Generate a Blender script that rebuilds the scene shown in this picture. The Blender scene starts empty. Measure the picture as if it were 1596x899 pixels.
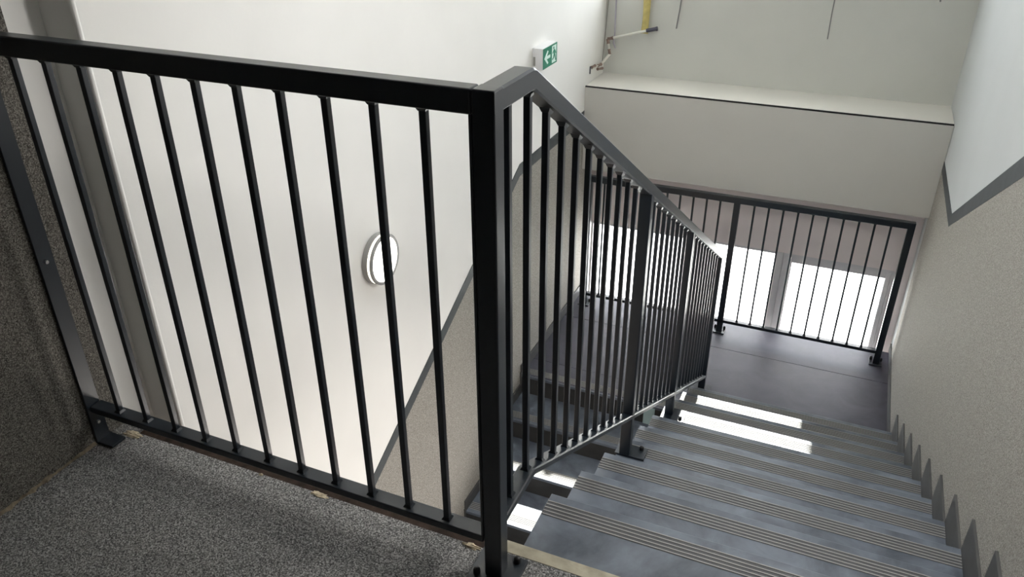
import bpy, bmesh, math, random
from mathutils import Vector, Matrix
random.seed(7)
scene = bpy.context.scene
col = scene.collection

# ------------------------------------------------------------------ sizes (metres)
S, R, Y0 = 0.1409, 0.2712, 0.1722          # riser, going, first nosing of the upper flight
R2, YL = 0.2835, 2.777                      # going of the lower flight, landing edge above it
WL, WN, WR = -1.114, -1.222, 1.088          # left shaft wall, left wall beside the upper landing, right wall
ZL = -11 * S                                # intermediate landing
H = 1.10
YB, YU, YF = 3.88, 4.27, 4.07               # beam face, upper wall face, facade face
ZB0, ZB1 = -0.522, 0.06                     # beam bottom / ledge
ZC = 2.75                                   # ceiling
ZG = -3.10                                  # floor below

# ------------------------------------------------------------------ materials
def new_mat(name):
    m = bpy.data.materials.new(name); m.use_nodes = True
    nt = m.node_tree; b = nt.nodes['Principled BSDF']
    return m, nt, b
def set_in(b, key, v):
    if key in b.inputs: b.inputs[key].default_value = v
def plain(name, rgb, rough=0.5, metal=0.0, spec=0.5, var=0.0, scale=8.0, bump=0.0, bscale=200.0):
    m, nt, b = new_mat(name)
    b.inputs['Roughness'].default_value = rough; b.inputs['Metallic'].default_value = metal
    set_in(b, 'Specular IOR Level', spec)
    b.inputs['Base Color'].default_value = (*rgb, 1)
    tc = nt.nodes.new('ShaderNodeTexCoord')
    if var > 0:
        n = nt.nodes.new('ShaderNodeTexNoise'); n.inputs['Scale'].default_value = scale; n.inputs['Detail'].default_value = 4
        r = nt.nodes.new('ShaderNodeValToRGB')
        r.color_ramp.elements[0].position = .3; r.color_ramp.elements[1].position = .7
        r.color_ramp.elements[0].color = (*[c * (1 - var) for c in rgb], 1)
        r.color_ramp.elements[1].color = (*[min(1, c * (1 + var)) for c in rgb], 1)
        nt.links.new(tc.outputs['Object'], n.inputs['Vector']); nt.links.new(n.outputs['Fac'], r.inputs['Fac'])
        nt.links.new(r.outputs['Color'], b.inputs['Base Color'])
    if bump > 0:
        n2 = nt.nodes.new('ShaderNodeTexNoise'); n2.inputs['Scale'].default_value = bscale; n2.inputs['Detail'].default_value = 3
        bp = nt.nodes.new('ShaderNodeBump'); bp.inputs['Strength'].default_value = bump; bp.inputs['Distance'].default_value = .002
        nt.links.new(tc.outputs['Object'], n2.inputs['Vector']); nt.links.new(n2.outputs['Fac'], bp.inputs['Height'])
        nt.links.new(bp.outputs['Normal'], b.inputs['Normal'])
    return m
def speckle(name, dark, mid, light, scale=260, rough=.8, bump=.5, patch=None, pos=(.34, .5, .66)):
    """stone-chip plaster: small grains in three tones"""
    m, nt, b = new_mat(name); b.inputs['Roughness'].default_value = rough; set_in(b, 'Specular IOR Level', .25)
    tc = nt.nodes.new('ShaderNodeTexCoord')
    n = nt.nodes.new('ShaderNodeTexNoise'); n.inputs['Scale'].default_value = scale; n.inputs['Detail'].default_value = 2.5; n.inputs['Roughness'].default_value = .6
    r = nt.nodes.new('ShaderNodeValToRGB'); e = r.color_ramp.elements
    e[0].position, e[1].position = pos[0], pos[2]; e[0].color = (*dark, 1); e[1].color = (*light, 1)
    x = e.new(pos[1]); x.color = (*mid, 1)
    nt.links.new(tc.outputs['Object'], n.inputs['Vector'])
    vo = nt.nodes.new('ShaderNodeTexVoronoi'); vo.inputs['Scale'].default_value = scale * 1.5
    sp = nt.nodes.new('ShaderNodeSeparateColor'); nt.links.new(tc.outputs['Object'], vo.inputs['Vector']); nt.links.new(vo.outputs['Color'], sp.inputs['Color'])
    mm = nt.nodes.new('ShaderNodeMixRGB'); mm.inputs['Fac'].default_value = .34
    nt.links.new(n.outputs['Fac'], mm.inputs['Color1']); nt.links.new(sp.outputs['Red'], mm.inputs['Color2'])
    nt.links.new(mm.outputs['Color'], r.inputs['Fac'])
    out = r.outputs['Color']
    if patch:
        n3 = nt.nodes.new('ShaderNodeTexNoise'); n3.inputs['Scale'].default_value = patch; n3.inputs['Detail'].default_value = 5
        r3 = nt.nodes.new('ShaderNodeValToRGB'); r3.color_ramp.elements[0].position = .3; r3.color_ramp.elements[1].position = .7
        r3.color_ramp.elements[0].color = (.90, .90, .90, 1); r3.color_ramp.elements[1].color = (1.06, 1.06, 1.06, 1)
        mx = nt.nodes.new('ShaderNodeMixRGB'); mx.blend_type = 'MULTIPLY'; mx.inputs['Fac'].default_value = 1
        nt.links.new(tc.outputs['Object'], n3.inputs['Vector']); nt.links.new(n3.outputs['Fac'], r3.inputs['Fac'])
        nt.links.new(out, mx.inputs['Color1']); nt.links.new(r3.outputs['Color'], mx.inputs['Color2']); out = mx.outputs['Color']
    nt.links.new(out, b.inputs['Base Color'])
    bp = nt.nodes.new('ShaderNodeBump'); bp.inputs['Strength'].default_value = bump; bp.inputs['Distance'].default_value = .002
    nt.links.new(n.outputs['Fac'], bp.inputs['Height']); nt.links.new(bp.outputs['Normal'], b.inputs['Normal'])
    return m
def tile_mat(name, a, c, rough=.38):
    """cloudy slate-blue porcelain"""
    m, nt, b = new_mat(name)
    tc = nt.nodes.new('ShaderNodeTexCoord')
    n = nt.nodes.new('ShaderNodeTexNoise'); n.inputs['Scale'].default_value = 5.5; n.inputs['Detail'].default_value = 9; n.inputs['Roughness'].default_value = .62
    n.inputs['Distortion'].default_value = .6
    r = nt.nodes.new('ShaderNodeValToRGB'); r.color_ramp.elements[0].position = .34; r.color_ramp.elements[1].position = .68
    r.color_ramp.elements[0].color = (*a, 1); r.color_ramp.elements[1].color = (*c, 1)
    nt.links.new(tc.outputs['Object'], n.inputs['Vector']); nt.links.new(n.outputs['Fac'], r.inputs['Fac'])
    nt.links.new(r.outputs['Color'], b.inputs['Base Color'])
    mr = nt.nodes.new('ShaderNodeMapRange'); mr.inputs['To Min'].default_value = rough - .08; mr.inputs['To Max'].default_value = rough + .1
    nt.links.new(n.outputs['Fac'], mr.inputs['Value']); nt.links.new(mr.outputs['Result'], b.inputs['Roughness'])
    return m
def emit(name, rgb, strength):
    m = bpy.data.materials.new(name); m.use_nodes = True; nt = m.node_tree
    b = nt.nodes['Principled BSDF']; b.inputs['Base Color'].default_value = (*rgb, 1)
    set_in(b, 'Emission Color', (*rgb, 1)); set_in(b, 'Emission Strength', strength)
    return m
def glass(name):
    m = bpy.data.materials.new(name); m.use_nodes = True; nt = m.node_tree
    nt.nodes.remove(nt.nodes['Principled BSDF']); o = nt.nodes['Material Output']
    t = nt.nodes.new('ShaderNodeBsdfTransparent'); t.inputs['Color'].default_value = (.97, .98, .98, 1)
    g = nt.nodes.new('ShaderNodeBsdfGlossy'); g.inputs['Roughness'].default_value = .02
    f = nt.nodes.new('ShaderNodeLayerWeight'); f.inputs['Blend'].default_value = .12
    mx = nt.nodes.new('ShaderNodeMixShader')
    nt.links.new(f.outputs['Facing'], mx.inputs['Fac']); nt.links.new(t.outputs['BSDF'], mx.inputs[1]); nt.links.new(g.outputs['BSDF'], mx.inputs[2])
    nt.links.new(mx.outputs['Shader'], o.inputs['Surface'])
    return m

M = dict(
    coat=plain('dark_powder_coat', (.007, .012, .018), .33, 0, .65, bump=.06, bscale=900),
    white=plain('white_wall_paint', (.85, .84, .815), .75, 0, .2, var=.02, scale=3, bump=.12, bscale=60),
    white_right=plain('white_paint_right_dimmed', (.50, .52, .525), .75, 0, .2, var=.02, scale=3, bump=.12, bscale=60),  # white wall paint darkened and cooled: weaker bluish light put into colour
    white_far=plain('white_paint_far_dimmed', (.585, .59, .56), .75, 0, .2, var=.02, scale=3, bump=.12, bscale=60),  # same white paint darkened: weaker light on the far wall put into colour
    beam=plain('grey_white_paint', (.62, .61, .58), .8, 0, .2, var=.02, scale=3, bump=.1, bscale=60),
    facade=plain('warm_white_paint', (.90, .82, .81), .75, 0, .2, var=.02, scale=3),
    frame=plain('white_window_frame', (.72, .70, .72), .4, 0, .4, var=.02),
    stripe=plain('grey_stripe_paint', (.052, .060, .064), .6, 0, .3, var=.08, scale=20),
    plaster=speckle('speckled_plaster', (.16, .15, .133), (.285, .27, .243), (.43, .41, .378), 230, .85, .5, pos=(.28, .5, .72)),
    plaster_near=speckle('dimmed_speckled_plaster', (.030, .027, .023), (.118, .110, .096), (.29, .275, .245), 250, .85, .6, patch=2.5, pos=(.28, .5, .74)),  # darker copy of the speckled plaster; dim landing light put into colour
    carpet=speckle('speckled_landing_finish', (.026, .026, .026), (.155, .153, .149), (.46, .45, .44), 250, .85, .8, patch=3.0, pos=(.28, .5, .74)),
    tile=tile_mat('slate_tile', (.050, .060, .076), (.138, .160, .197)),
    tile_landing=tile_mat('dimmed_slate_tile', (.030, .030, .044), (.060, .061, .088), .5),  # tread tile darkened, standing in for less window light on the landing
    riser=plain('shaded_riser_tile', (.032, .032, .032), .6, 0, .3, var=.2, scale=10),  # shade on the lower risers put into this dark tile colour
    tile_side=plain('dark_tile_edge', (.058, .058, .057), .5, 0, .4, var=.15, scale=14),
    rib=plain('light_ribs', (.27, .265, .25), .45, 0, .4),
    groove=plain('groove_shade_and_joints', (.072, .074, .078), .6, 0, .3),  # groove shade painted as a flat band; also the landing's dark joint bed
    concrete=plain('raw_concrete', (.22, .21, .20), .9, 0, .2, var=.15, scale=12, bump=.4, bscale=80),
    beige=plain('beige_edge_strip', (.34, .31, .235), .6, 0, .3, var=.25, scale=22, bump=.2, bscale=150),
    rust=plain('rusty_steel_edge', (.036, .022, .016), .8, .1, .2, var=.5, scale=40, bump=.3, bscale=200),
    mortar=plain('mortar_dirt', (.20, .165, .12), .9, 0, .1, var=.45, scale=45, bump=.8, bscale=150),
    crumb=plain('plaster_crumb', (.42, .36, .26), .9, 0, .1, var=.4, scale=90, bump=.8, bscale=250),
    black=plain('black_plastic', (.012, .012, .013), .5, 0, .4, bump=.1),
    steel=plain('bright_steel', (.55, .55, .55), .3, .9, .5),
    alu=plain('grey_lamp_body', (.30, .295, .285), .45, .2, .5),
    lens=emit('lit_lamp_cover', (1, .97, .90), 4.5),
    lens2=emit('lit_lamp_ring', (1, .95, .80), 1.9),
    signw=plain('white_plastic', (.74, .74, .76), .4, 0, .4),
    green=plain('exit_green', (.012, .21, .125), .4, 0, .4, var=.03),
    signp=plain('sign_white', (.72, .88, .82), .4, 0, .4),
    pipe=plain('white_pipe', (.68, .67, .62), .4, 0, .4),
    copper=plain('copper_fitting', (.27, .19, .16), .5, .3, .5, var=.3, scale=60),
    yellow=plain('yellow_sleeve', (.52, .44, .17), .6, 0, .3, var=.15, scale=25, bump=.4, bscale=40),
    cable_g=plain('grey_cable', (.22, .22, .22), .6, 0, .3),
    cable_v=plain('violet_cable', (.42, .40, .48), .6, 0, .3),
    cable_l=plain('light_grey_cable', (.30, .30, .28), .6, 0, .3),
    cap=plain('dark_blue_grey_cap', (.06, .06, .085), .4, 0, .4),
    ground=plain('pale_paving_outside', (.70, .69, .67), .9, 0, .1, var=.06, scale=1.5),
    house=plain('pale_render_outside', (.72, .70, .68), .9, 0, .1, var=.04, scale=1.0),
    lowfloor=plain('pale_pinkish_floor', (.76, .67, .65), .6, 0, .3, var=.05),
    glass=glass('window_glass'), pale=plain('pale_blue_panel', (.42, .55, .56), .5, 0, .3),
)

# ------------------------------------------------------------------ mesh helpers
def add_box(bm, x0, x1, y0, y1, z0, z1, bev=0.0, seg=2, mi=0):
    vs = [bm.verts.new((x, y, z)) for x in (x0, x1) for y in (y0, y1) for z in (z0, z1)]
    idx = [(0, 1, 3, 2), (4, 6, 7, 5), (0, 4, 5, 1), (2, 3, 7, 6), (0, 2, 6, 4), (1, 5, 7, 3)]
    fs = [bm.faces.new([vs[i] for i in f]) for f in idx]
    for f in fs: f.material_index = mi
    if bev > 0:
        ed = list({e for f in fs for e in f.edges})
        r = bmesh.ops.bevel(bm, geom=ed, offset=bev, segments=seg, affect='EDGES', profile=.5)
        for f in r['faces']: f.material_index = mi
def add_hex(bm, pts, bev=0.0, mi=0, seg=2):
    """8 points: 4 of one end then 4 of the other"""
    vs = [bm.verts.new(p) for p in pts]
    idx = [(0, 1, 2, 3), (7, 6, 5, 4), (0, 4, 5, 1), (1, 5, 6, 2), (2, 6, 7, 3), (3, 7, 4, 0)]
    fs = [bm.faces.new([vs[i] for i in f]) for f in idx]
    for f in fs: f.material_index = mi
    if bev > 0:
        ed = list({e for f in fs for e in f.edges})
        bmesh.ops.bevel(bm, geom=ed, offset=bev, segments=seg, affect='EDGES', profile=.5)
def add_prism(bm, prof, axis, a, b, mi=0):
    """closed 2-D outline (list) extruded along an axis from a to b"""
    def P(u, v, w):
        return {'x': (w, u, v), 'y': (u, w, v), 'z': (u, v, w)}[axis]
    A = [bm.verts.new(P(u, v, a)) for u, v in prof]; B = [bm.verts.new(P(u, v, b)) for u, v in prof]
    n = len(prof)
    fs = [bm.faces.new(A), bm.faces.new(B[::-1])]
    for i in range(n): fs.append(bm.faces.new((A[i], B[i], B[(i + 1) % n], A[(i + 1) % n])))
    for f in fs: f.material_index = mi
def add_sweep(bm, rings, closed_ends=True):
    """rings: list of equal-length point lists"""
    V = [[bm.verts.new(p) for p in r] for r in rings]; n = len(rings[0])
    for i in range(len(V) - 1):
        for j in range(n):
            bm.faces.new((V[i][j], V[i][(j + 1) % n], V[i + 1][(j + 1) % n], V[i + 1][j]))
    if closed_ends:
        bm.faces.new(V[0][::-1]); bm.faces.new(V[-1])
def add_cyl(bm, p0, p1, r0, r1=None, seg=16, caps=True):
    r1 = r0 if r1 is None else r1
    p0, p1 = Vector(p0), Vector(p1); d = (p1 - p0).normalized()
    a = d.orthogonal().normalized(); b = d.cross(a)
    ring = lambda p, r: [tuple(p + (a * math.cos(t) + b * math.sin(t)) * r) for t in [2 * math.pi * i / seg for i in range(seg)]]
    add_sweep(bm, [ring(p0, r0), ring(p1, r1)], caps)
def add_tube(bm, pts, r, seg=10):
    pts = [Vector(p) for p in pts]; rings = []
    a = None
    for i, p in enumerate(pts):
        d = (pts[min(i + 1, len(pts) - 1)] - pts[max(i - 1, 0)]).normalized()
        if a is None: a = d.orthogonal().normalized()
        a = (a - d * a.dot(d)).normalized(); b = d.cross(a)
        rings.append([tuple(p + (a * math.cos(t) + b * math.sin(t)) * r) for t in [2 * math.pi * k / seg for k in range(seg)]])
    add_sweep(bm, rings)
def add_dome(bm, c, r, h, seg=16, n=4):
    """bolt cap: short cylinder with a rounded top"""
    c = Vector(c); rings = []
    prof = [(r, 0), (r, h * .6)] + [(r * math.cos(t), h * .6 + h * .4 * math.sin(t)) for t in [math.pi / 2 * k / n for k in range(1, n)]] + [(r * .08, h)]
    for rr, z in prof: rings.append([(c.x + rr * math.cos(2 * math.pi * i / seg), c.y + rr * math.sin(2 * math.pi * i / seg), c.z + z) for i in range(seg)])
    add_sweep(bm, rings)
def obj(name, bm, mats, parent=None, smooth=False, loc=None):
    bmesh.ops.recalc_face_normals(bm, faces=bm.faces)
    me = bpy.data.meshes.new(name); bm.to_mesh(me); bm.free()
    for m in (mats if isinstance(mats, (list, tuple)) else [mats]): me.materials.append(m)
    if smooth:
        for p in me.polygons: p.use_smooth = True
        if hasattr(me, 'set_sharp_from_angle'): me.set_sharp_from_angle(angle=math.radians(35))
    o = bpy.data.objects.new(name, me); col.objects.link(o)
    if smooth:
        wm = o.modifiers.new('weighted', 'WEIGHTED_NORMAL'); wm.mode = 'FACE_AREA'; wm.weight = 90; wm.keep_sharp = True
    if parent is not None:
        o.parent = parent
        o.location = -Vector(parent['_o']) if '_o' in parent else (0, 0, 0)   # meshes are written in room coordinates
    return o
def sub(name, bm, mats, parent, **k):
    """child of a mesh part whose own mesh is in room coordinates: no offset"""
    return obj(name, bm, mats, parent, **k)
def thing(name, label, cat, loc, group=None):
    o = bpy.data.objects.new(name, None); col.objects.link(o); o.empty_display_size = .05
    o.location = loc; o['_o'] = tuple(loc); o['label'] = label; o['category'] = cat
    if group: o['group'] = group
    return o
def tag(o, label, cat, group=None):
    o['label'] = label; o['category'] = cat
    if group: o['group'] = group
    return o
def struct(o):
    o['kind'] = 'structure'; return o
BM = bmesh.new

# ------------------------------------------------------------------ setting: walls, floors, beam
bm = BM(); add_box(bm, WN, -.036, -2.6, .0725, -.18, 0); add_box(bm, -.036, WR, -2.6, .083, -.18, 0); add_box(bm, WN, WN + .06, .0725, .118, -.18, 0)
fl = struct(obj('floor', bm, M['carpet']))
bm = BM(); add_box(bm, -.036, WR, .083, .117, -.18, .0015, .001)
struct(obj('trim_1', bm, M['beige']))
bm = BM(); add_box(bm, WN + .0605, -.036, .0728, .119, -.18, -.014, .002)
struct(obj('trim_2', bm, M['rust']))
# intermediate landing: slate slabs with open joints over a dark bed
bm = BM(); add_box(bm, WL, WR, YL + .012, 3.97, ZL - .2, ZL - .004, mi=1)
add_box(bm, WL, -.075, YL + .012, 2.98, ZL - .02, ZL, .0012, 1)
xs = [WL, -.52, .08, .68, WR]
for i, (ya, yb) in enumerate([(2.895, 3.591), (3.594, 3.98)]):
    xx = [WL, -.075, WR]
    for j in range(len(xx) - 1):
        add_box(bm, xx[j] + .001, xx[j + 1] - .001, ya if xx[j + 1] > -.075 or i else 2.982, yb, ZL - .02, ZL, .0012, 1)
struct(obj('floor', bm, [M['tile_landing'], M['groove']]))
bm = BM(); add_box(bm, WN, WR, -2.6, YF + .2, ZG - .15, ZG)
struct(obj('floor', bm, M['lowfloor']))

# left shaft wall with its speckled lower coat and the sloping grey stripe
bm = BM(); add_box(bm, WL - .3, WL, .19, YF + .2, ZG, ZC)
wl = struct(obj('wall_left', bm, M['white']))
lo = [(.19, -1.47), (1.096, -.99 - .055 + .0), (2.757, -.179), (YB + .2, -.183)]
bm = BM()
sl = .526
lowe = lambda y: -.179 + min(0, (y - 2.757)) * sl
upe = lambda y: -.108 + min(0, (y - 2.757)) * .53
add_prism(bm, [(.19, ZG), (YF, ZG), (YF, lowe(4)), (2.757, lowe(2.757)), (.19, lowe(.19))], 'x', WL, WL + .002)
obj('speckled_plaster', bm, M['plaster'], wl)
bm = BM()
add_prism(bm, [(.19, lowe(.19)), (2.757, lowe(2.757)), (YF, lowe(4)), (YF, upe(4)), (2.76, upe(2.76)), (.19, upe(.19))], 'x', WL, WL + .003)
obj('grey_stripe', bm, M['stripe'], wl)
# wall beside the upper landing: speckled up to the railing, white beyond
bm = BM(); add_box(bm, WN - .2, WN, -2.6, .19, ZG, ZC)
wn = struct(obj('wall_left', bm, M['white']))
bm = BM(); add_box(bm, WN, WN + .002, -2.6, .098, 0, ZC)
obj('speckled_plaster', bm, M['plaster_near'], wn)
# rounded corner bead where the shaft wall begins
bm = BM(); add_cyl(bm, (WL - .006, .19 + .005, ZG), (WL - .006, .19 + .005, ZC), .0075, seg=14)
struct(obj('trim_3', bm, M['white'], smooth=True))
# right wall
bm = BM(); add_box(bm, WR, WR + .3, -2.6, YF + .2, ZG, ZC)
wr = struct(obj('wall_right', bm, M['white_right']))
s3 = .567
rl = lambda y: -.222 + max(0, 3.045 - y) * s3 + (.0 if y < 3.045 else (y - 3.045) * .005)
ru = lambda y: -.16 + max(0, 3.06 - y) * .585
bm = BM()
add_prism(bm, [(-2.6, ZG), (YB + .03, ZG), (YB + .03, rl(3.9)), (3.045, rl(3.045)), (-2.6, rl(-2.6))], 'x', WR - .002, WR)
obj('speckled_plaster', bm, M['plaster'], wr)
bm = BM()
add_prism(bm, [(-2.6, rl(-2.6)), (3.045, rl(3.045)), (YB + .03, rl(3.9)), (YB + .03, ru(3.9)), (3.06, ru(3.06)), (-2.6, ru(-2.6))], 'x', WR - .003, WR)
obj('grey_stripe', bm, M['stripe'], wr)
# wall behind the camera, ceiling
bm = BM(); add_box(bm, WN - .2, WR + .3, -2.8, -2.6, ZG, ZC)
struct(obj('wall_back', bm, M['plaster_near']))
SK = (-.90, .35, .55, 1.85)  # added rooflight opening, unseen, bringing fill daylight onto the walls
bm = BM()
add_box(bm, WN - .2, WR + .3, -2.8, SK[2], ZC, ZC + .45); add_box(bm, WN - .2, WR + .3, SK[3], 4.6, ZC, ZC + .45)
add_box(bm, WN - .2, SK[0], SK[2], SK[3], ZC, ZC + .45); add_box(bm, SK[1], WR + .3, SK[2], SK[3], ZC, ZC + .45)
for i in range(7):                                   # added blades, unseen, keeping direct sun out of the added rooflight
    yb_ = SK[2] + .0 + (SK[3] - SK[2]) * (i + .5) / 7
    add_box(bm, SK[0] + .001, SK[1] - .001, yb_ - .006, yb_ + .006, ZC + .08, ZC + .40)
struct(obj('ceiling', bm, M['white']))
# beam and ledge
bm = BM(); add_box(bm, WL, WR, YB, YU + .25, ZB0, ZB1, .003, 1)
bmo = struct(obj('wall_beam', bm, M['beam']))
bm = BM(); add_box(bm, WL + .003, WR - .003, YB - .0015, YB + .004, ZB1 - .009, ZB1 + .001)
obj('dark_edge_line', bm, M['black'], bmo)

def wall_with_holes(bm, x0, x1, z0, z1, y0, y1, holes):
    xs = sorted({x0, x1} | {h[0] for h in holes} | {h[1] for h in holes}); zs = sorted({z0, z1} | {h[2] for h in holes} | {h[3] for h in holes})
    for i in range(len(xs) - 1):
        for j in range(len(zs) - 1):
            cx, cz = (xs[i] + xs[i + 1]) / 2, (zs[j] + zs[j + 1]) / 2
            if any(h[0] < cx < h[1] and h[2] < cz < h[3] for h in holes): continue
            add_box(bm, xs[i], xs[i + 1], y0, y1, zs[j], zs[j + 1])
    bmesh.ops.remove_doubles(bm, verts=bm.verts, dist=1e-5)
def window(name, x0, x1, z0, z1, y, mulls=(), fr=.045, dep=.06):
    """frame with panes; mulls are (xa, xb) mullions"""
    bm = BM()
    cuts = [x0 + fr] + [v for m in mulls for v in m] + [x1 - fr]
    for i in range(0, len(cuts), 2):
        add_box(bm, cuts[i], cuts[i + 1], y, y + dep, z1 - fr, z1); add_box(bm, cuts[i], cuts[i + 1], y, y + dep, z0, z0 + fr)
    add_box(bm, x0, x0 + fr, y, y + dep, z0, z1, .003, 1); add_box(bm, x1 - fr, x1, y, y + dep, z0, z1, .003, 1)
    for a, b in mulls: add_box(bm, a, b, y, y + dep, z0, z1, .003, 1)
    w = struct(obj(name, bm, M['frame']))
    bm = BM(); add_box(bm, x0 + .01, x1 - .01, y + dep * .45, y + dep * .45 + .006, z0 + .01, z1 - .01)
    obj('pane', bm, M['glass'], w)
    return w
UA = (-1.112, .515, .665, 1.33); UB = (-1.112, .53, 1.69, 2.33)
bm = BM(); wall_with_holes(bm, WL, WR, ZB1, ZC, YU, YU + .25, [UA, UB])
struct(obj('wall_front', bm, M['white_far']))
window('window_2', *UA, YU + .17, fr=.02, dep=.05); window('window_3', *UB, YU + .17, fr=.02, dep=.05)
LW = (-1.085, 1.0, -2.55, -.99)
bm = BM(); wall_with_holes(bm, WL, WR, ZG, ZB0, YF, YF + .2, [LW])
add_box(bm, WL, WR, YF + .2, YU + .25, LW[3], ZB0 - .001)  # lintel depth added outside, unseen, to keep sun off the landing edge
struct(obj('wall_front', bm, M['facade']))
w1 = window('window_1', LW[0], LW[1], LW[2], LW[3], YF + .002, mulls=[(.245, .30)], fr=.018)
# opening sash on the right, a little thicker and lower than the fixed pane
bm = BM(); a0, a1, b0, b1 = .3005, .9815, -2.53, -1.0085
y = YF + .003
add_box(bm, a0 + .062, a1 - .03, y, y + .05, b1 - .045, b1); add_box(bm, a0 + .062, a1 - .03, y, y + .05, b0, b0 + .045)
add_box(bm, a0, a0 + .062, y, y + .05, b0, b1, .004, 1); add_box(bm, a1 - .03, a1, y, y + .05, b0, b1, .004, 1)
obj('sash', bm, M['frame'], w1)

# ------------------------------------------------------------------ stair flights
nos = lambda k: Y0 + k * R
def ribs(bm, x0, x1, yn, z, sgn):
    """five light ribs over a flat band in groove-shade colour behind a nosing at yn; sgn = direction back from the nosing"""
    a, b = sorted((yn + sgn * .027, yn + sgn * .084)); add_box(bm, x0, x1, a, b, z, z + .0004, mi=1)
    for d in (.030, .0425, .055, .0675, .080):
        c = yn + sgn * d; add_box(bm, x0, x1, c - .0016, c + .0016, z, z + .0018, mi=0)
flight = thing('stair_flight', 'upper flight of slate-blue tiled steps with light ribbed nosings descending beside the right wall', 'staircase', (.5, .12, 0))
XL, XR = -.0447, WR - .010
bm = BM()
prof = [(.118, -.02)]
for k in range(1, 12):
    prof.append((nos(k - 1) - .012 if k > 1 else .118, -k * S - .02)) if k > 1 else prof.append((.118, -S - .02))
    prof.append((nos(k) - .012 if k < 11 else nos(10) + .0, -k * S - .02))
prof = [(.118, -.03)]
y = .118
for k in range(1, 11):
    prof.append((y, -k * S - .02)); y = nos(k) - .016; prof.append((y, -k * S - .02))
prof.append((y, ZL - .02)); prof.append((y, ZL - .2)); prof.append((nos(8), ZL - .2)); prof.append((.118, -.26))
add_prism(bm, prof, 'x', XL + .012, WR - .011)
obj('concrete_body', bm, M['concrete'], flight)
for k in range(1, 11):
    ya = .119 if k == 1 else nos(k - 1) - .016; yb = nos(k); z = -k * S
    bm = BM(); add_box(bm, XL, XR, ya, yb, z - .019, z, .002, 2)
    t = obj('tread', bm, M['tile'], flight)
    bm = BM(); ribs(bm, XL + .001, XR - .001, yb, z, -1)
    obj('anti_slip_ribs', bm, [M['rib'], M['groove']], t)
    bm = BM(); add_box(bm, XL + .002, XR, yb - .015, yb - .003, z - S + .0005, z - .0195, .001, 1)
    obj('riser', bm, M['tile'], flight)
low = thing('stair_flight', 'lower flight of grey tiled steps going down from the intermediate landing under the landing railing', 'staircase', (-.6, YL, ZL))
LX0, LX1 = WL + .003, -.075
NLOW = 10
bm = BM(); prof = [(YL + .011, ZL - .03)]
y = YL + .011
for j in range(1, NLOW + 1):
    z = ZL - j * S; prof.append((y, z - .02)); y = YL - j * R2 + .014; prof.append((y, z - .02))
prof.append((y, ZG)); prof.append((YL - 8 * R2 + .2, ZG)); prof.append((YL + .011, ZL - .2))
add_prism(bm, prof, 'x', LX0, LX1 - .012)
obj('concrete_body', bm, M['concrete'], low)
for j in range(0, NLOW + 1):
    yn = YL - j * R2; z = ZL - j * S
    back = YL + .012 if j == 0 else YL - (j - 1) * R2 + .013
    bm = BM(); add_box(bm, LX0, LX1, yn, back if j else YL + .011, z - .019, z, .002, 2)
    t = obj('tread', bm, M['tile'], low)
    bm = BM(); ribs(bm, LX0 + .012, LX1 - .001, yn, z, 1)
    obj('anti_slip_ribs', bm, [M['rib'], M['groove']], t)
    bm = BM(); add_box(bm, LX0, LX1 - .002, yn + .003, yn + .014, max(ZG, z - S + .0005), z - .0195, .001, 1)
    obj('riser', bm, M['riser'], low)

bm = BM(); add_box(bm, -.290, -.222, YL - .001, YL + .002, ZL - .175, ZL - .012, .001, 1); obj('pale_blue_panel', bm, M['pale'], low)

# stepped skirtings
bm = BM()
for k in range(1, 11):
    ya = nos(k - 1) + .002 if k > 1 else .12; z = -k * S
    add_box(bm, WR - .010, WR - .0005, ya, nos(k) + .004, z - .02 if k < 11 else z, z + .122, .0012, 1)
    add_box(bm, WR - .010, WR - .0005, nos(k) - .004, nos(k) + .004, z - S, z, .0008, 1)
add_box(bm, WR - .010, WR - .0005, nos(10) + .006, YB + .12, ZL, ZL + .062, .0012, 1)
struct(obj('baseboard_right', bm, M['tile_side']))
bm = BM()
for j in range(1, NLOW + 1):
    yn = YL - j * R2; z = ZL - j * S
    add_box(bm, WL + .002, WL + .012, yn - .004, yn + R2 - .004, z, z + .075, .0012, 1)
    add_box(bm, WL + .002, WL + .012, yn + R2 - .012, yn + R2 - .003, z, z + S + .02, .0008, 1)
add_box(bm, WL + .002, WL + .012, YL - .004, 3.97, ZL, ZL + .075, .0012, 1)
struct(obj('baseboard_left', bm, M['tile_side']))

# ------------------------------------------------------------------ railings
def bar_mesh(bm, cx, cy, z0, z1, w=.0135, collar=True, slope=0.0):
    h = w / 2
    add_hex(bm, [(cx - h, cy - h, z0), (cx + h, cy - h, z0), (cx + h, cy + h, z0), (cx - h, cy + h, z0),
                 (cx - h, cy - h, z1 + slope * h), (cx + h, cy - h, z1 + slope * h), (cx + h, cy + h, z1 - slope * h), (cx - h, cy + h, z1 - slope * h)], .0015, seg=2)
    if collar:                                   # weld fillets where the bar meets the rails
        for (za, zb, ra, rb) in ((z0 - .001, z0 + .006, h + .0042, h + .0006), (z1 + .001, z1 - .007, h + .0045, h + .0006)):
            sp = slope if za > (z0 + z1) / 2 else (slope if slope else 0)
            A = [(cx - ra, cy - ra, za + sp * ra), (cx + ra, cy - ra, za + sp * ra), (cx + ra, cy + ra, za - sp * ra), (cx - ra, cy + ra, za - sp * ra)]
            B = [(cx - rb, cy - rb, zb + sp * rb), (cx + rb, cy - rb, zb + sp * rb), (cx + rb, cy + rb, zb - sp * rb), (cx - rb, cy + rb, zb - sp * rb)]
            add_hex(bm, A + B)
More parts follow.
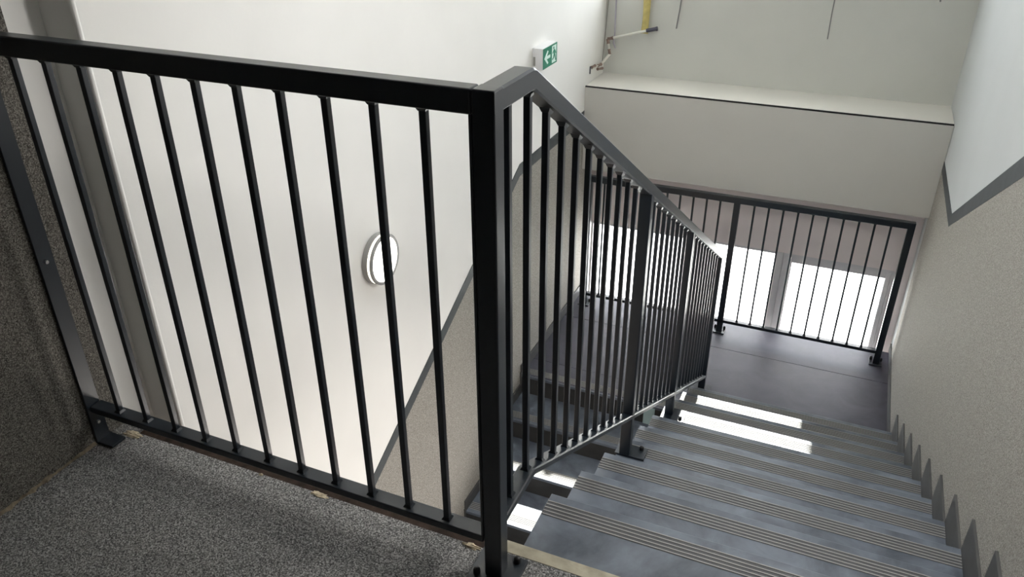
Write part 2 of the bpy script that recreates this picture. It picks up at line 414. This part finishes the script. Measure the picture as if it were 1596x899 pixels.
# --- guard railing along the upper landing edge
ga = thing('guard_railing', 'dark steel guard railing across the upper landing edge, fixed to the speckled left wall', 'railing', (-.63, .019, 0))
bm = BM(); add_box(bm, WN + .003, -.0425, 0, .036, H - .043, H, .004, 3); obj('top_rail', bm, M['coat'], ga, smooth=True)
bm = BM(); add_box(bm, WN + .012, -.0425, 0, .038, .103, .1232, .003, 3); obj('bottom_rail', bm, M['coat'], ga, smooth=True)
bm = BM(); add_box(bm, -.0475, -.0425, .001, .037, .1225, H - .042, .001, 1); obj('end_stile', bm, M['coat'], ga, smooth=True)
bm = BM()
add_box(bm, WN + .0025, WN + .011, -.008, .034, .002, H - .0435, .0015, 2)
add_box(bm, WN + .0025, WN + .062, -.006, .040, .0005, .0085, .0015, 2)
wp = obj('wall_bracket', bm, M['coat'], ga, smooth=True)
for (yy, zz) in ((.012, .555), (.012, .065)):
    bm = BM(); add_cyl(bm, (WN + .0105, yy, zz), (WN + .014, yy, zz), .0052, .0045, 16); add_cyl(bm, (WN + .014, yy, zz), (WN + .0146, yy, zz), .002, seg=8)
    obj('screw', bm, M['steel'], wp, smooth=True)
for k in range(11):
    bm = BM(); bar_mesh(bm, -.041 - .0975 - k * .0981, .019, .1232, H - .043); obj('baluster', bm, M['coat'], ga, smooth=False)

def plate(bm, x0, x1, y0, y1, z): add_box(bm, x0, x1, y0, y1, z, z + .009, .0012, 2)
# --- railing down the flight
xB = lambda y: .0175 * y / 3.10
hs = (1.10 + .597) / (3.10 - .172)
ztop = lambda y: 1.10 - max(0, y - .172) * hs
bs = (.171 + 1.455) / (3.10 - .192)
zbot = lambda y: .171 - max(0, y - .192) * bs
gb = thing('stair_railing', 'dark steel railing sloping down the open side of the stairs from a thick corner post', 'railing', (-.02, .019, 0))
def rail_sec(x1, w, y, zt, t, c=.004):
    x0 = x1 - w
    return [(x0 + c, y, zt), (x1 - c, y, zt), (x1, y, zt - c), (x1, y, zt - t + c), (x1 - c, y, zt - t), (x0 + c, y, zt - t), (x0, y, zt - t + c), (x0, y, zt - c)]
bm = BM()
add_sweep(bm, [rail_sec(xB(y), .041, y, z, .0405 if y < .2 else .044) for y, z in ((.001, 1.0996), (.166, 1.0998), (.178, 1.0972), (3.10, ztop(3.10)))])
obj('handrail', bm, M['coat'], gb, smooth=True)
bm = BM()
add_sweep(bm, [rail_sec(xB(y), .040, y, z, .020, .003) for y, z in ((.036, .171), (.186, .171), (.198, .1685), (3.065, zbot(3.065)))])
obj('bottom_rail', bm, M['coat'], gb, smooth=True)
def post(y0, y1, zfoot, px0, px1, py0, py1, bolts, w=.041, name='post'):
    x1 = xB(y0) - .0006; w -= .0012
    if name == 'corner_post': x1 += .0008; w += .0010
    bm = BM(); add_hex(bm, [(x1 - w, y0, zfoot + .008), (x1, y0, zfoot + .008), (x1, y1, zfoot + .008), (x1 - w, y1, zfoot + .008),
                            *[(xx, yy, ztop(yy) - (.03 if name == 'post' else -.0002)) for xx, yy in ((x1 - w, y0), (x1, y0), (x1, y1), (x1 - w, y1))]], .0035, seg=3)
    p = obj(name, bm, M['coat'], gb, smooth=True)
    bm = BM(); plate(bm, px0, px1, py0, py1, zfoot + .0005); obj('base_plate', bm, M['coat'], p, smooth=True)
    for bx, by in bolts:
        bm = BM(); add_dome(bm, (bx, by, zfoot + .009), .0082, .017); obj('bolt', bm, M['black'], p, smooth=True)
    return p
post(0, .038, 0, -.075, .036, -.032, .072, [(.014, .058), (-.058, -.005)], name='corner_post')
post(1.150, 1.188, -4 * S, -.050, .062, 1.150 - .0, 1.218, [(.040, 1.203)])
post(2.000, 2.038, -7 * S, -.035, .070, 1.960, 2.060, [(.052, 1.985)])
post(3.060, 3.098, ZL, -.05, .05, 3.045, 3.125, [])
# (the corner post already reaches the top through the handrail)
ys = [.095 + .0925 * k for k in range(11)] + [1.188 + (2.0 - 1.188) / 9 * k for k in range(1, 9)] + [2.038 + (3.06 - 2.038) / 11 * k for k in range(1, 11)]
for y in ys:
    bm = BM(); bar_mesh(bm, xB(y) - .0205, y, zbot(y), ztop(y) - (.0405 if y < .19 else .044), slope=(hs if y > .2 else 0))
    obj('baluster', bm, M['coat'], gb)
# --- railing at the far edge of the intermediate landing
gc = thing('landing_railing', 'dark steel railing at the far landing edge in front of the bright window', 'railing', (0, 3.81, ZL))
Y1, Y2, ZT = 3.785, 3.823, ZL + 1.0215
bm = BM(); add_box(bm, -1.045, 1.020, Y1, Y2, ZT - .042, ZT, .004, 3); obj('top_rail', bm, M['coat'], gc, smooth=True)
bm = BM(); add_box(bm, -1.006, .982, Y1, Y2, ZL + .085, ZL + .107, .003, 2); obj('bottom_rail', bm, M['coat'], gc, smooth=True)
for x0 in (-1.045, -.045, .980):
    w = .040
    bm = BM(); add_box(bm, x0, x0 + w, Y1, Y2, ZL + .008, ZT - .03, .0035, 3); p = obj('post', bm, M['coat'], gc, smooth=True)
    bm = BM(); plate(bm, x0 - .022, x0 + w + .018, Y1 - .012, Y2 + .03, ZL + .0005)
    obj('base_plate', bm, M['coat'], p, smooth=True)
    for bx in (x0 - .012, x0 + w + .010):
        bm = BM(); add_dome(bm, (bx, Y2 + .012, ZL + .009), .0085, .026); obj('bolt', bm, M['black'], p, smooth=True)
for a, b in ((-1.005, -.045), (-.005, .980)):
    for k in range(1, 11):
        x = a + (b - a) * k / 11
        bm = BM(); bar_mesh(bm, x, 3.804, ZL + .107, ZT - .042, w=.0125, collar=True); obj('baluster', bm, M['coat'], gc)

# ------------------------------------------------------------------ wall lamp
def ring_pts(cx, cy, cz, r, n=48): return [(cx, cy + r * math.cos(2 * math.pi * i / n), cz + r * math.sin(2 * math.pi * i / n)) for i in range(n)]
LY, LZ = 1.27, .0
lamp = thing('wall_lamp', 'round glowing bulkhead lamp with grey rings on the white left wall', 'lamp', (WL, LY, LZ))
def lathe(bm, prof):
    add_sweep(bm, [ring_pts(WL + x, LY, LZ, r) for x, r in prof])
bm = BM(); lathe(bm, [(.001, .100), (.001, .104), (.004, .106), (.022, .106), (.024, .104), (.024, .05)]); obj('base', bm, M['alu'], lamp, smooth=True)
bm = BM(); lathe(bm, [(.0235, .05), (.0235, .1025), (.0355, .1025), (.0355, .05)]); obj('light_ring', bm, M['lens2'], lamp, smooth=True)
bm = BM(); lathe(bm, [(.035, .085), (.035, .1035), (.037, .105), (.043, .105), (.0455, .103), (.0455, .093), (.043, .0915), (.034, .0915)])
obj('rim', bm, M['alu'], lamp, smooth=True)
bm = BM(); lathe(bm, [(.035, .092), (.043, .0915), (.046, .085), (.048, .06), (.0485, .02), (.0485, .002)]); obj('cover', bm, M['lens'], lamp, smooth=True)

# ------------------------------------------------------------------ exit sign
sg = thing('exit_sign', 'green and white emergency exit sign with arrow and running figure on the left wall', 'sign', (WL, 3.04, .43))
X1 = -1.052
bm = BM(); add_box(bm, WL + .0005, X1, 2.932, 3.155, .375, .492, .004, 2); body = obj('housing', bm, M['signw'], sg, smooth=True)
bm = BM(); add_box(bm, WL + .008, WL + .020, 2.9295, 2.9325, .398, .446, .001, 1); obj('side_latch', bm, M['alu'], sg)
bm = BM(); add_box(bm, X1 - .001, X1 + .0015, 2.936, 3.151, .3785, .4885); obj('green_panel', bm, M['green'], sg)
def flat(bm, pts, x0, x1):
    add_prism(bm, [(2.936 + u * .215, .3785 + v * .110) for u, v in pts], 'x', x0, x1)
# arrow pointing left, as seen from the stairs
bm = BM(); flat(bm, [(.08, .50), (.30, .84), (.37, .78), (.25, .575), (.50, .575), (.50, .425), (.25, .425), (.37, .22), (.30, .16)], X1 + .0012, X1 + .0022)
obj('arrow', bm, M['signp'], sg)
bm = BM(); flat(bm, [(.62, .08), (.93, .08), (.93, .92), (.62, .92)], X1 + .0012, X1 + .0022); obj('door_symbol', bm, M['signp'], sg)
bm = BM()
hd = [(.74 + .035 * math.cos(t), .80 + .07 * math.sin(t)) for t in [2 * math.pi * i / 14 for i in range(14)]]
flat(bm, hd, X1 + .0022, X1 + .0030)
flat(bm, [(.72, .70), (.80, .73), (.86, .60), (.84, .46), (.74, .46), (.76, .58)], X1 + .0022, X1 + .0030)
flat(bm, [(.72, .70), (.76, .62), (.69, .52), (.65, .56)], X1 + .0022, X1 + .0031)
flat(bm, [(.83, .66), (.86, .66), (.91, .50), (.88, .47)], X1 + .0022, X1 + .0031)
flat(bm, [(.74, .48), (.80, .48), (.76, .30), (.66, .22), (.64, .28), (.71, .34)], X1 + .0022, X1 + .0032)
flat(bm, [(.78, .48), (.85, .48), (.88, .30), (.92, .14), (.87, .13), (.83, .30)], X1 + .0022, X1 + .0033)
obj('running_figure', bm, M['green'], sg)

# ------------------------------------------------------------------ services on the upper far wall
pp = thing('water_pipe', 'bent white pipe with copper fittings and a dark end cap above the ledge', 'pipe', (-1.0, 4.2, .2))
P = [(-1.085, 4.12, .150), (-1.055, 4.215, .200), (-1.078, 4.225, .298), (-.775, 4.225, .383)]
bm = BM(); add_tube(bm, [(-1.105, 3.98, .150), P[0]], .006); add_tube(bm, [P[0], P[1]], .0085); add_tube(bm, [P[1], P[2]], .007); add_tube(bm, [P[2], P[3]], .0085)
obj('pipe', bm, M['pipe'], pp, smooth=True)
def fitting(p, q, r=.0100):
    bm = BM(); add_cyl(bm, p, q, r, seg=14); d = (Vector(q) - Vector(p)).normalized() * .006
    add_cyl(bm, Vector(p), Vector(p) + d, r * 1.2, seg=14); add_cyl(bm, Vector(q) - d, Vector(q), r * 1.2, seg=14)
    obj('elbow_fitting', bm, M['copper'], pp, smooth=True)
lerp = lambda a, b, t: tuple(Vector(a).lerp(Vector(b), t))
fitting(lerp(P[2], P[3], 0), lerp(P[2], P[3], .13)); fitting(P[2], lerp(P[2], P[1], .30)); fitting(lerp(P[1], P[2], .35), P[1], .009)
fitting(P[0], lerp(P[0], (-1.105, 3.98, .150), .35), .009); fitting((-1.098, 4.03, .160), (-1.104, 3.975, .160), .0075)
fitting((-1.080, 4.14, .120), (-1.092, 4.07, .128), .008)
bm = BM(); add_cyl(bm, (-.815, 4.228, .372), (-.742, 4.228, .390), .0125, seg=18); add_cyl(bm, (-.752, 4.228, .3875), (-.742, 4.228, .390), .0145, seg=18)
obj('end_cap', bm, M['cap'], pp, smooth=True)
bm = BM(); add_box(bm, WL + .001, WL + .006, 3.957, 3.972, .118, .168, .001, 1); obj('wall_plate', bm, M['cap'], pp)
def cable(label, mat, pts, r, name='hanging_cable'):
    bm = BM(); add_tube(bm, pts, r, 8); o = obj(name, bm, mat, smooth=True); tag(o, label, 'cable'); return o
cable('thin dark cable running down the corner beside the copper fittings', M['cable_l'], [(-1.095, 4.255, .655), (-1.095, 4.255, .56), (-1.102, 4.235, .30), (-1.105, 4.21, .12)], .0035)
cable('pale violet cable hooking behind the white pipe', M['cable_v'], [(-1.045, 4.262, .655), (-1.043, 4.258, .45), (-1.04, 4.256, .33), (-1.045, 4.256, .27), (-1.03, 4.256, .235)], .0045)
cable('short grey cable hanging right of the yellow sleeve', M['cable_g'], [(-.605, 4.262, .655), (-.612, 4.258, .52), (-.622, 4.25, .395)], .0048)
cable('lone dark cable hanging in the middle of the far upper wall', M['cable_g'], [(.318, 4.262, .655), (.316, 4.256, .55), (.318, 4.25, .40)], .0032)
cable('short stub of dark cable at the right of the far upper wall', M['cable_g'], [(.885, 4.27, .680), (.886, 4.25, .664), (.887, 4.245, .655)], .0045)
# yellow sleeve: soft flattened tube with a folded hem
bm = BM(); rings = []
for i in range(15):
    t = i / 14; z = .655 - t * (.655 - .352); w = .024 + .0015 * math.sin(7 * t); cx = -.832 + .004 * math.sin(3 * t)
    rings.append([(cx + w * math.cos(a), 4.243 + (.008 + .002 * math.sin(9 * t + 2 * a)) * math.sin(a), z + .004 * math.sin(3 * a) * (t > .9)) for a in [2 * math.pi * k / 20 for k in range(20)]])
add_sweep(bm, rings)
tag(obj('pipe_sleeve', bm, M['yellow'], smooth=True), 'yellow sleeve hanging over the white pipe near its dark end cap', 'sleeve')

# ------------------------------------------------------------------ builder's dirt along the landing
bm = BM()
n = 150
L1, L2 = [], []
for i in range(n + 1):
    y = -2.0 + (1.99) * i / n
    w = .004 + .004 * random.random() + .006 * (random.random() > .85); h = .005 + .007 * random.random() * (1 if y > -.3 else 1.4)
    L1.append((WN + .002 + w, y, .0012)); L2.append((WN + .0035, y, h))
base = [bm.verts.new((WN + .002, p[1], 0)) for p in L1]; a = [bm.verts.new(p) for p in L1]; b = [bm.verts.new(p) for p in L2]
for i in range(n):
    bm.faces.new((a[i], a[i + 1], b[i + 1], b[i])); bm.faces.new((base[i], base[i + 1], a[i + 1], a[i])); bm.faces.new((b[i], b[i + 1], base[i + 1], base[i]))
struct(obj('baseboard_left', bm, M['mortar']))
def crumb(x, y, sx, sy, sz, label, mat=M['crumb']):
    bm = BM(); bmesh.ops.create_icosphere(bm, subdivisions=3, radius=1)
    rnd = random.Random(int(1000 * (x + 2) + 77 * sy * 100))
    ph = [rnd.random() * 6 for _ in range(6)]
    for v in bm.verts:
        c = v.co; k = 1 + .22 * math.sin(4 * c.x + ph[0]) * math.cos(5 * c.y + ph[1]) + .14 * math.sin(9 * c.y + ph[2] + 4 * c.z) + .1 * math.sin(14 * c.x + ph[3])
        v.co = Vector((c.x * sx * k, c.y * sy * k, max(-.1, c.z) * sz * k))
    bmesh.ops.translate(bm, verts=bm.verts, vec=Vector((x, y, .1 * sz)))
    tag(obj('plaster_crumb', bm, mat, smooth=True), label, 'debris')
crumb(-1.155, .060, .030, .011, .006, 'yellowish plaster crumb on the landing floor beside the wall bracket foot')
crumb(-.535, .068, .026, .008, .003, 'pale plaster smear on the floor under the middle of the guard railing')
crumb(-.105, .066, .022, .007, .006, 'pinkish plaster flake under the guard railing next to the corner post')
crumb(-.72, .070, .006, .004, .003, 'tiny pale crumb by the rusty edge left of the plaster smear')

# ------------------------------------------------------------------ outside
bm = BM(); add_box(bm, -40, 40, 4.6, 60, -6.2, -6.0)
struct(obj('ground', bm, M['ground']))
hs_ = thing('neighbour_building', 'pale building seen faintly through the left window pane', 'building', (-6, 22, -6))
bm = BM(); add_box(bm, -11, -2.5, 20, 28, -6, -2.6); obj('wall', bm, M['house'], hs_)
for i in range(4):
    bm = BM(); add_box(bm, -10.2 + i * 2, -9.2 + i * 2, 19.93, 20.02, -5, -3.6); obj('window', bm, M['cable_v'], hs_)

# ------------------------------------------------------------------ light
w = bpy.data.worlds.new('sky'); scene.world = w; w.use_nodes = True
nt = w.node_tree; bg = nt.nodes['Background']; bg.inputs['Color'].default_value = (.93, .965, 1.0, 1); bg.inputs['Strength'].default_value = 10.5
sl_ = bpy.data.lights.new('sun', 'SUN'); sl_.energy = 34; sl_.angle = math.radians(.5); sl_.color = (1, .96, .88)
so = bpy.data.objects.new('sun', sl_); col.objects.link(so)
sd = Vector((.055, -1, -1.25)).normalized(); so.rotation_euler = sd.to_track_quat('-Z', 'Y').to_euler()
def portal(x0, x1, z0, z1, y):
    l = bpy.data.lights.new('window_portal', 'AREA'); l.shape = 'RECTANGLE'; l.size = x1 - x0; l.size_y = z1 - z0
    try: l.cycles.is_portal = True
    except Exception: pass
    o = bpy.data.objects.new('window_portal', l); col.objects.link(o); o.location = ((x0 + x1) / 2, y, (z0 + z1) / 2)
    o.rotation_euler = Vector((0, -1, 0)).to_track_quat('-Z', 'Z').to_euler()
pl = bpy.data.lights.new('window_portal', 'AREA'); pl.shape = 'RECTANGLE'; pl.size = SK[1] - SK[0]; pl.size_y = SK[3] - SK[2]; pl.cycles.is_portal = True
po = bpy.data.objects.new('window_portal', pl); col.objects.link(po); po.location = ((SK[0] + SK[1]) / 2, (SK[2] + SK[3]) / 2, ZC + .44)
# added fill light off the right wall, out of view, brightening the left wall
bl = bpy.data.lights.new('upper_fill', 'AREA'); bl.shape = 'DISK'; bl.size = .3; bl.energy = 17; bl.color = (1, .97, .93)
bo = bpy.data.objects.new('upper_fill', bl); col.objects.link(bo); bo.location = (WR - .13, .85, 1.10)
bo.rotation_euler = Vector((-1, 0, -.62)).to_track_quat('-Z', 'Z').to_euler()
# added fill light under the upper landing (out of view), lighting the lower flight and the wall beside it
al = bpy.data.lights.new('soffit_fill', 'AREA'); al.shape = 'DISK'; al.size = .45; al.energy = 68; al.color = (1, .95, .89)
ao = bpy.data.objects.new('soffit_fill', al); col.objects.link(ao); ao.location = (.35, -.7, -.2)
# added fill light below the upper flight (out of view), brightening the left wall
ll = bpy.data.lights.new('lower_fill', 'AREA'); ll.shape = 'RECTANGLE'; ll.size = .8; ll.size_y = .6; ll.energy = 52; ll.color = (1, .94, .88)
lo_ = bpy.data.objects.new('lower_fill', ll); col.objects.link(lo_); lo_.location = (WR - .05, 1.85, -2.25)
lo_.rotation_euler = Vector((-1, -.35, .55)).to_track_quat('-Z', 'Z').to_euler()
portal(*UA, YU + .24); portal(*UB, YU + .24); portal(*LW, YF + .19)

# ------------------------------------------------------------------ camera
yaw, pitch, roll, f = math.radians(23.3678), math.radians(29.0593), math.radians(-.2296), 1231.07
fw = Vector((-math.sin(yaw) * math.cos(pitch), math.cos(yaw) * math.cos(pitch), -math.sin(pitch)))
rt = Vector((math.cos(yaw), math.sin(yaw), 0)); up = rt.cross(fw)
r2 = rt * math.cos(roll) + up * math.sin(roll); u2 = -rt * math.sin(roll) + up * math.cos(roll)
cd = bpy.data.cameras.new('camera'); cd.sensor_width = 36; cd.lens = f / 1596 * 36; cd.clip_start = .02; cd.clip_end = 200
co = bpy.data.objects.new('camera', cd); col.objects.link(co)
mt = Matrix((r2, u2, -fw)).transposed().to_4x4(); mt.translation = Vector((.5099, -1.113, 1.4293)); co.matrix_world = mt
scene.camera = co

for o in list(col.objects):
    if '_o' in o: del o['_o']
scene.view_settings.view_transform = 'Standard'; scene.view_settings.look = 'None'
scene.view_settings.gamma = 1; scene.view_settings.use_curve_mapping = False
scene.view_settings.exposure = -0.12
scene.cycles.max_bounces = 14; scene.cycles.diffuse_bounces = 8; scene.cycles.transparent_max_bounces = 16
scene.cycles.use_denoising = True
